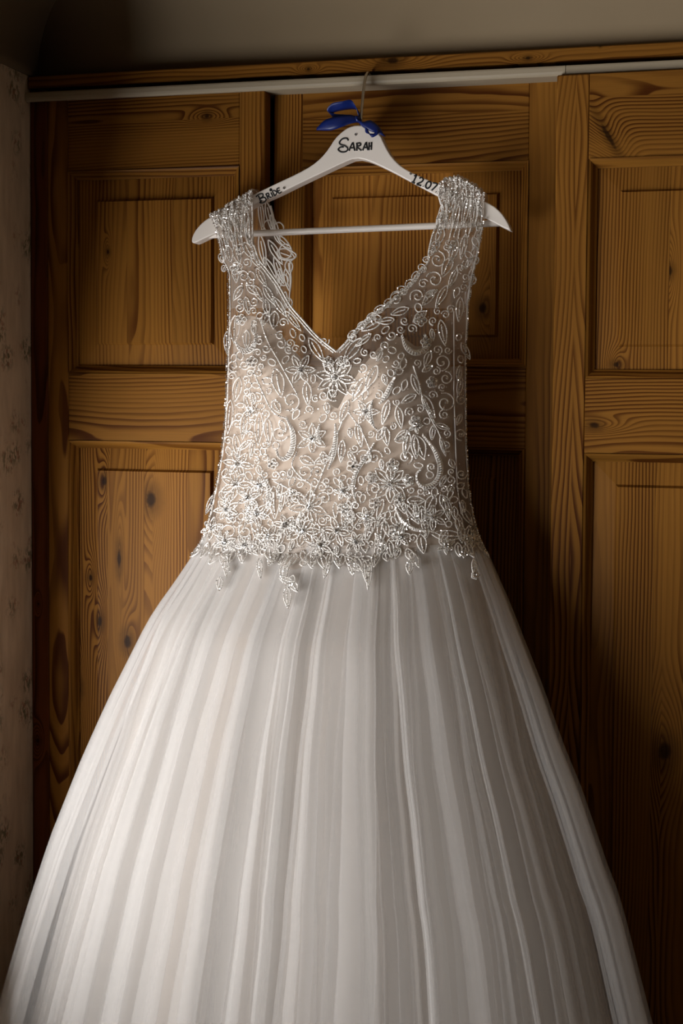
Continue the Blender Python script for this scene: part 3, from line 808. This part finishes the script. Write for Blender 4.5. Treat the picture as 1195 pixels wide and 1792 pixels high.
def flower(u, v, R, n=6, a0=0., w=.42, drop=()):
    g = Geo()
    for k in range(n):
        if k in drop: continue
        a = math.radians(a0)+k*2*math.pi/n; L = R*(.88+.24*rg.random())
        cord(g, rot(drop_pts(L*.86, R*w), a)+(u+.14*R*math.cos(a), v+.14*R*math.sin(a)), 1.05, .75)
        cord(g, rot([(L*.25, 0), (L*.5, 1), (L*.72, 0)], a)+(u, v), 1.1, .95, 2.8, 1.3)
    o = fin(g, 'lace_flower')
    for k in range(5): crystal(u+3.2*math.cos(k*1.26), v+3.2*math.sin(k*1.26), 2.2, o)
    crystal(u, v, 3.2, o)
def rope(pts, w=3.0, name='beaded_rope'):          # thick twisted rope: slanting bugle beads side by side
    c = resample(spline([(a, b, 0) for a, b in pts], 8)[:, :2], 2.1); n = len(c)
    t = np.gradient(c, axis=0); t /= np.hypot(*t.T)[:, None]; nn = np.stack([-t[:, 1], t[:, 0]], 1)
    ww = w*np.clip(np.minimum(np.arange(n), np.arange(n)[::-1])/(.3*n), .35, 1)
    g = Geo(); mark(c)
    for i in range(n):
        a_, b_ = c[i]-nn[i]*ww[i]-t[i]*1.6, c[i]+nn[i]*ww[i]+t[i]*1.6
        q = np.array([a_, (a_+b_)/2, b_]); e = extra(q)
        g.tube(SURF[0](q, np.array([.0006, .0022, .0006])+e), .85*PX, 5, 1 if i % 2 else 0)
    cord(g, c+nn*ww[:, None]*1.15, .8, .6); cord(g, c-nn*ww[:, None]*1.15, .8, .6)
    fin(g, name)
def vine(pts, r=1.2, b=.85, name='lace_vine'):
    g = Geo(); cord(g, spline([(a, c, 0) for a, c in pts], 8)[:, :2], r, b); fin(g, name)
def ring(u, v, rx, ry, deg=0):
    t = np.linspace(0, 2*math.pi, 20); g = Geo()
    cord(g, rot(np.stack([rx*np.cos(t), ry*np.sin(t)], 1), math.radians(deg))+(u, v), 1.0, .75); fin(g, 'lace_loop')

# edges: corded neckline (two rows), beaded arm edges
for k, off in ((0, 1.5), (1, 6.5)):
    n1 = [(u-off*.9, v+off*.35) for v, u in LIN if v > 425]; vine(n1, 1.7 if k == 0 else 1.2, .9, 'neckline_cord')
    n2 = [(u+off*.9, v+off*.35) for v, u in RIN if v > 470 or k == 0]; vine(n2, 1.7 if k == 0 else 1.2, .9, 'neckline_cord')
vine([(float(tab(VL, v))+1.5, v) for v in range(384, 960, 12)], 1.4, .95, 'edge_cord')
vine([(float(tab(VR, v))-1.5, v) for v in range(392, 972, 12)], 1.4, .95, 'edge_cord')
vine([(443, v) for v in range(348, 436, 10)], 1.5, .2, 'strap_binding')
vine([(793, v) for v in range(545, 700, 12)]+[(796, 780), (799, 850), (806, 900)], .9, 0, 'side_seam')
# the large motifs, read off the photograph
rope([(501, 730), (513, 758), (512, 786), (500, 803), (488, 799), (485, 788)], 3.6)
rope([(587, 742), (588, 765), (584, 795), (575, 820)], 3.0)
rope([(739, 761), (761, 790), (770, 820), (762, 844), (744, 852), (731, 844), (729, 830), (736, 822)], 3.6)
rope([(703, 588), (709, 606), (724, 618), (742, 613), (748, 598), (742, 586)], 3.6)
rope([(413, 598), (422, 612), (436, 615), (446, 604), (448, 588)], 3.4)
rope([(462, 836), (470, 852), (470, 868), (462, 876)], 2.8)
rope([(655, 775), (640, 800), (622, 830), (618, 860), (624, 880)], 2.6)
rope([(692, 890), (704, 912), (724, 926), (744, 930)], 2.4)
rope([(652, 700), (648, 720), (652, 742), (660, 752)], 2.6)
rope([(690, 660), (676, 690), (664, 706)], 3.2)
rope([(560, 742), (556, 760), (562, 776)], 2.4)
for a in ((587, 660, 36, 8, 10), (541, 887, 34, 7, 20), (683, 846, 36, 8, 0), (547, 768, 28, 6, 30), (526, 647, 27, 6, 0), (418, 812, 26, 6, 10), (414, 848, 28, 7, 0),
          (726, 745, 14, 5, 0), (530, 930, 30, 7, 0), (450, 900, 24, 6, 15), (640, 720, 24, 6, 0), (470, 940, 24, 6, 0), (590, 930, 26, 6, 10), (757, 905, 24, 6, 30), (400, 660, 0, 0, 0)):
    if a[2]: flower(*a)
for a in ((478, 812), (618, 816), (755, 669), (726, 738), (687, 814), (714, 840), (656, 881), (698, 874), (650, 836), (574, 634), (602, 634), (423, 560), (442, 634), (788, 432), (440, 720), (690, 930), (735, 560), (415, 470), (745, 600), (510, 865), (600, 890), (405, 905)):
    blossom(*a, R=10+2*rg.random())
for a in ((427, 484, 11, 200, 1), (509, 701, 18, 120, -1), (760, 490, 15, 200, 1), (772, 634, 15, 90, -1), (779, 662, 12, 270, 1), (778, 705, 18, 250, 1), (497, 830, 10, 0, 1), (490, 758, 15, 20, 1),
          (533, 826, 16, 150, -1), (557, 826, 11, 180, 1), (402, 931, 16, 100, 1), (709, 800, 13, 60, -1), (638, 800, 14, 200, 1), (655, 800, 14, 0, -1), (655, 855, 14, 120, 1), (780, 780, 11, 60, 1), (765, 455, 15, 280, 1),
          (520, 872, 13, 30, -1), (568, 872, 12, 190, 1), (806, 470, 9, 90, 1), (806, 700, 10, 270, -1), (805, 760, 11, 90, 1), (806, 830, 10, 0, 1), (410, 640, 11, 60, 1), (430, 930, 13, 250, -1), (612, 905, 11, 0, 1),
          (420, 435, 10, 90, -1), (730, 519, 13, 150, 1), (694, 523, 13, 300, -1), (660, 560, 11, 120, 1), (618, 590, 9, 200, -1), (568, 598, 9, 340, 1), (583, 690, 12, 60, 1), (620, 680, 12, 160, -1)):
    spiral(a[0], a[1], a[2], a[3], flip=a[4])
for a in ((413, 552, 50, 16, 92), (433, 578, 34, 12, 90), (482, 545, 32, 16, 95), (470, 545, 28, 12, 110), (482, 645, 52, 20, 78), (478, 700, 26, 14, 60), (536, 668, 42, 15, 85), (541, 592, 50, 15, 58), (634, 592, 54, 17, 128), (668, 560, 40, 14, 150),
          (431, 520, 32, 12, 80), (433, 500, 26, 12, 40), (743, 520, 26, 10, 330), (770, 560, 46, 14, 80), (752, 615, 30, 12, 110), (738, 650, 22, 9, 330), (720, 655, 38, 12, 70), (727, 690, 30, 12, 150), (738, 690, 48, 14, 62), (715, 755, 46, 12, 100), (724, 760, 44, 13, 85), (728, 762, 44, 20, 72), (712, 752, 28, 10, 140),
          (757, 745, 26, 9, 95), (762, 742, 26, 9, 20), (770, 765, 34, 8, 75), (760, 866, 36, 18, 115), (770, 866, 40, 16, 60), (775, 870, 42, 10, 75), (755, 935, 62, 17, 4), (712, 876, 32, 16, 0), (704, 880, 48, 12, 52), (670, 905, 50, 15, 95), (655, 905, 44, 13, 110), (665, 945, 40, 12, 100),
          (611, 876, 54, 17, 100), (604, 880, 40, 14, 70), (492, 845, 28, 10, 100), (497, 862, 34, 9, 100), (480, 850, 60, 18, 88), (525, 800, 30, 15, 25), (510, 820, 18, 9, 100), (578, 800, 30, 14, 160), (565, 790, 26, 13, 80), (445, 770, 34, 9, 100), (440, 770, 30, 9, 140), (430, 720, 50, 12, 95), (455, 720, 60, 14, 92), (468, 730, 50, 14, 85),
          (405, 700, 60, 13, 95), (412, 760, 44, 12, 80), (398, 580, 40, 12, 88), (420, 660, 44, 15, 100), (430, 690, 34, 12, 70), (640, 660, 48, 17, 118), (660, 640, 46, 15, 115), (610, 700, 44, 13, 110), (625, 740, 44, 13, 80), (680, 700, 44, 12, 105), (695, 710, 40, 13, 80), (672, 745, 36, 14, 80), (660, 770, 28, 12, 300), (690, 770, 24, 13, 350),
          (600, 770, 40, 12, 95), (610, 790, 26, 10, 60), (805, 520, 44, 13, 95), (806, 600, 34, 12, 60), (803, 640, 30, 9, 95), (806, 660, 36, 10, 100), (808, 890, 34, 12, 60), (820, 920, 36, 12, 100), (800, 900, 34, 11, 80)):
    leaf(*a)
# straps: long narrow leaves and loops following the gathers
for (u, v, L, w, d) in ((392, 378, 60, 9, 82), (404, 372, 64, 10, 84), (416, 366, 60, 12, 86), (428, 360, 60, 12, 84), (437, 380, 54, 9, 88), (400, 430, 30, 12, 80), (412, 430, 34, 14, 75), (428, 425, 34, 14, 60), (440, 440, 34, 12, 62), (412, 462, 34, 12, 85), (425, 500, 30, 12, 120), (450, 470, 38, 11, 62), (462, 500, 40, 12, 60), (445, 500, 34, 12, 60), (478, 520, 44, 11, 55), (500, 545, 44, 10, 52), (465, 525, 30, 12, 80),
                        (786, 340, 60, 10, 112), (798, 340, 64, 12, 108), (808, 338, 64, 12, 105), (820, 342, 60, 11, 102), (832, 352, 56, 9, 98), (840, 366, 40, 8, 100), (778, 352, 34, 12, 80), (772, 372, 40, 14, 95), (785, 370, 30, 12, 130), (775, 400, 34, 14, 110), (800, 420, 46, 13, 108), (815, 410, 46, 11, 102), (790, 450, 40, 16, 115), (768, 420, 34, 14, 120), (800, 470, 40, 10, 115), (782, 500, 44, 12, 118), (760, 510, 34, 12, 130), (745, 545, 30, 13, 140), (715, 540, 34, 13, 160), (690, 560, 30, 12, 170), (650, 585, 34, 10, 140)):
    leaf(u, v, L, w, d)
vine([(741, 704), (752, 730), (768, 760), (776, 788)]); vine([(722, 640), (732, 670), (740, 700), (760, 740)])
vine([(691, 890), (704, 914), (722, 924), (745, 928), (765, 934)]); vine([(520, 790), (512, 815), (530, 838), (545, 850), (541, 880)]); vine([(600, 735), (575, 800), (560, 840), (545, 870)])
vine([(480, 842), (500, 852), (516, 862)]); vine([(444, 650), (462, 690), (478, 720), (500, 732)]); vine([(456, 560), (470, 600), (492, 640), (520, 690)], 1.1); vine([(610, 720), (636, 760), (650, 800), (640, 812)])
# hem of the lace: scalloped loops and small points over the tulle
for (u, v, L, w, d) in ((398, 972, 44, 9, 86), (391, 1015, 24, 11, 96), (378, 950, 34, 12, 100), (352, 955, 26, 9, 120), (366, 950, 32, 9, 110), (457, 980, 38, 9, 86), (500, 990, 36, 13, 92), (492, 1016, 28, 10, 20), (516, 1012, 24, 12, 110), (505, 1032, 38, 13, 88), (512, 1022, 22, 12, 60), (577, 985, 34, 10, 104), (580, 965, 34, 12, 95), (614, 985, 28, 11, 80), (618, 975, 34, 12, 60), (648, 990, 48, 8, 95), (638, 985, 40, 10, 85), (716, 985, 26, 12, 92), (712, 960, 30, 14, 70), (735, 935, 36, 16, 80),
                        (825, 982, 30, 8, 92), (835, 950, 26, 9, 50), (846, 962, 18, 7, 60), (800, 950, 28, 12, 85), (815, 950, 30, 12, 70), (425, 955, 36, 16, 85), (440, 950, 28, 16, 60), (545, 965, 36, 18, 85), (560, 970, 36, 15, 70), (600, 970, 30, 15, 100), (520, 970, 36, 15, 120), (472, 955, 34, 18, 80), (485, 965, 34, 14, 110), (660, 965, 34, 14, 100), (680, 945, 34, 13, 80), (410, 960, 30, 14, 100)):
    leaf(u, v, L, w, d, b=.9)
blossom(826, 1012, R=7)
vine([(512, 985), (506, 1005), (503, 1030)], 1.1, .95)

# loops that stand past the right edge of the neckline, and one past the left arm edge
for (u, v, a_, b_, d) in ((757, 436, 7, 5, 60), (746, 455, 6, 5, 0), (739, 470, 8, 6, 40), (727, 484, 9, 6, 120), (716, 497, 8, 6, 140), (704, 509, 9, 7, 30), (692, 520, 10, 6, 150), (679, 531, 8, 6, 130), (664, 542, 10, 6, 150), (650, 555, 9, 6, 140), (634, 570, 9, 6, 145), (617, 585, 8, 5, 140), (388, 452, 8, 5, 70), (392, 470, 6, 4, 90)):
    ring(u, v, a_, b_, d); ring(u+1, v+1, a_*.55, b_*.5, d)
# crowded flowers and leaves along the waist
for (u, v, R, n) in ((372, 925, 20, 6), (398, 892, 22, 7), (436, 872, 20, 6), (430, 955, 20, 6), (500, 920, 22, 6), (560, 955, 22, 7), (622, 948, 20, 6), (640, 905, 20, 6), (700, 940, 20, 6), (780, 955, 16, 6), (826, 945, 16, 6), (395, 950, 20, 6), (455, 850, 18, 6), (600, 860, 18, 5)):
    flower(u, v, R, n, rg.random()*60)
for _ in range(64):
    u = 372+rg.random()*450; v = 858+rg.random()*120
    if v < hem(u)-4: leaf(u, v, 20+18*rg.random(), 8+6*rg.random(), 50+80*rg.random(), vein=rg.random() < .7, b=.9)
# gathers of the straps: long beaded cords that run over the hanger arm, and a crust of beads on the ridge
def strap_run(side, s, t1, amp, ph):
    uv = np.array([strap_uv(side, min(.98, max(.02, s+amp*math.sin(t*14+ph))), t) for t in np.linspace(0, t1, 26)])
    mark(resample(uv, 2.)); P = lift(uv, strap_wave(uv, side)+.0022)
    P = np.vstack([P[0]+np.array([0, .042, -.008]), P[0]+np.array([0, .036, .0035]), P[0]+np.array([0, .024, .0058]), P[0]+np.array([0, .012, .005]), P[0]+np.array([0, .004, .002]), P])
    g = Geo(); g.tube(P, 1.15*PX, 5, 0)
    for p, q in zip(P[:-1], P[1:]):
        n = max(1, int(np.linalg.norm(q-p)/.0026))
        for k in range(n):
            if rg.random() < .7: g.add((OCT_V*1.1*PX*(.7+.6*rg.random()))@rand_rot().T+p+(q-p)*k/n+np.array([0, -.0012, .0006]), OCT_F, 1)
    fin(g, 'strap_cord')
for side in (-1, 1):
    for k in range(12): strap_run(side, .04+.92*k/11, .28+.22*rg.random(), .015+.02*rg.random(), rg.random()*6)
    g = Geo()
    for _ in range(420):
        uv = np.array([strap_uv(side, rg.random(), rg.random()**2*.16)]); p = lift(uv, strap_wave(uv, side)+.003)[0]
        g.add((OCT_V*PX*rg.uniform(.9, 1.9))@rand_rot().T+p+np.array([0, -rg.random()*.002, rg.random()*.002]), OCT_F, rg.randint(0, 1))
    o = fin(g, 'shoulder_beads'); o['kind'] = 'stuff'
# fill the ground between with smaller sprigs until the lace is as dense as in the photograph
def inside(u, v):
    if v > hem(u)-8: return False
    if not (float(tab(VL, v))+5 < u < float(tab(VR, v))-5): return False
    if v < 616:
        if float(np.interp(v, [q[0] for q in LIN], [q[1] for q in LIN]))-6 < u < float(np.interp(v, [q[0] for q in RIN], [q[1] for q in RIN]))+6: return False
        if u < 600 and v < ltop(u)+12: return False
        if u > 600 and v < rtop(u)+12: return False
    return True
def free(u, v, r):
    i, j = int((u-300)/3), int((v-290)/3); k = int(r/3)
    a = OCC[max(0, j-k):j+k+1, max(0, i-k):i+k+1]
    return a.size and a.mean() < .06
nleaf = 0
for _ in range(9000):
    u, v = 350+rg.random()*500, 330+rg.random()*670
    low = v > 840 or u < 470
    if not inside(u, v): continue
    if nleaf < 260 and free(u, v, 5 if low else 6.5):
        k = rg.random(); nleaf += 1
        if k < .22: leaf(u-5*math.cos(1.4), v-8, 17+6*rg.random(), 8+3*rg.random(), 60+60*rg.random(), vein=rg.random() < .6)
        elif k < .68: spiral(u, v, 6+3*rg.random(), rg.random()*360, flip=rg.choice((-1, 1)))
        else: ring(u, v, 5.5+3*rg.random(), 4+2*rg.random(), rg.random()*180)
# loose seed beads scattered on the net: far too many and too small to pick apart
g = Geo()
for _ in range(3200):
    u, v = 350+rg.random()*500, 330+rg.random()*680
    if inside(u, v) and (rg.random() < .35+.65*(v > 850)+.3*(u < 470)): bead(g, u, v, .9+.7*rg.random())
for v in np.arange(385, 975, 3.6):                 # picot beads on both outer edges
    bead(g, float(tab(VL, v))+rg.uniform(-1.2, 1.5), v, 1.9); bead(g, float(tab(VR, v))+rg.uniform(-1.5, 1.2), v, 1.9)
o = fin(g, 'seed_beads'); o['kind'] = 'stuff'
# the same lace, unbeaded, on the back straps
def lift_back(uv, off): return np.array([on_back(a, b) for a, b in np.asarray(uv, float)])+np.array([0, -.001, 0])
SURF[0] = lift_back
def back_leaf(u, v, L, w, d):
    g = Geo(); a = math.radians(d)
    cord(g, rot(drop_pts(L, w), a)+(u, v), 1.3, 0); cord(g, rot([(L*.2, 0), (L*.8, 0)], a)+(u, v), 1.2, 0); fin(g, 'lace_leaf')
for a in ((455, 350, 60, 9, 84), (466, 352, 56, 10, 78), (474, 376, 50, 9, 70), (455, 410, 60, 11, 80), (470, 420, 50, 12, 60), (480, 410, 40, 12, 40), (485, 440, 34, 20, 20), (490, 470, 44, 12, 95), (500, 470, 40, 10, 80), (480, 450, 50, 10, 70), (462, 450, 50, 12, 60), (505, 455, 26, 13, 85), (500, 510, 40, 9, 95),
          (838, 400, 40, 8, 105), (832, 430, 40, 10, 100), (826, 470, 34, 9, 95), (822, 500, 36, 9, 100), (826, 450, 24, 8, 120)): back_leaf(*a)
for (u, v, R) in ((488, 400, 9), (500, 440, 11), (497, 490, 8), (470, 395, 8), (505, 530, 7), (832, 455, 6), (827, 490, 6)):
    t = np.linspace(0, 2*math.pi, 18); g = Geo(); cord(g, np.stack([u+R*np.cos(t), v+R*1.2*np.sin(t)], 1), 1.4, 0); fin(g, 'lace_loop')
vine([(v, u) for u, v in BLo if u > 345], 1.5, 0, 'edge_cord')
SURF[0] = lift
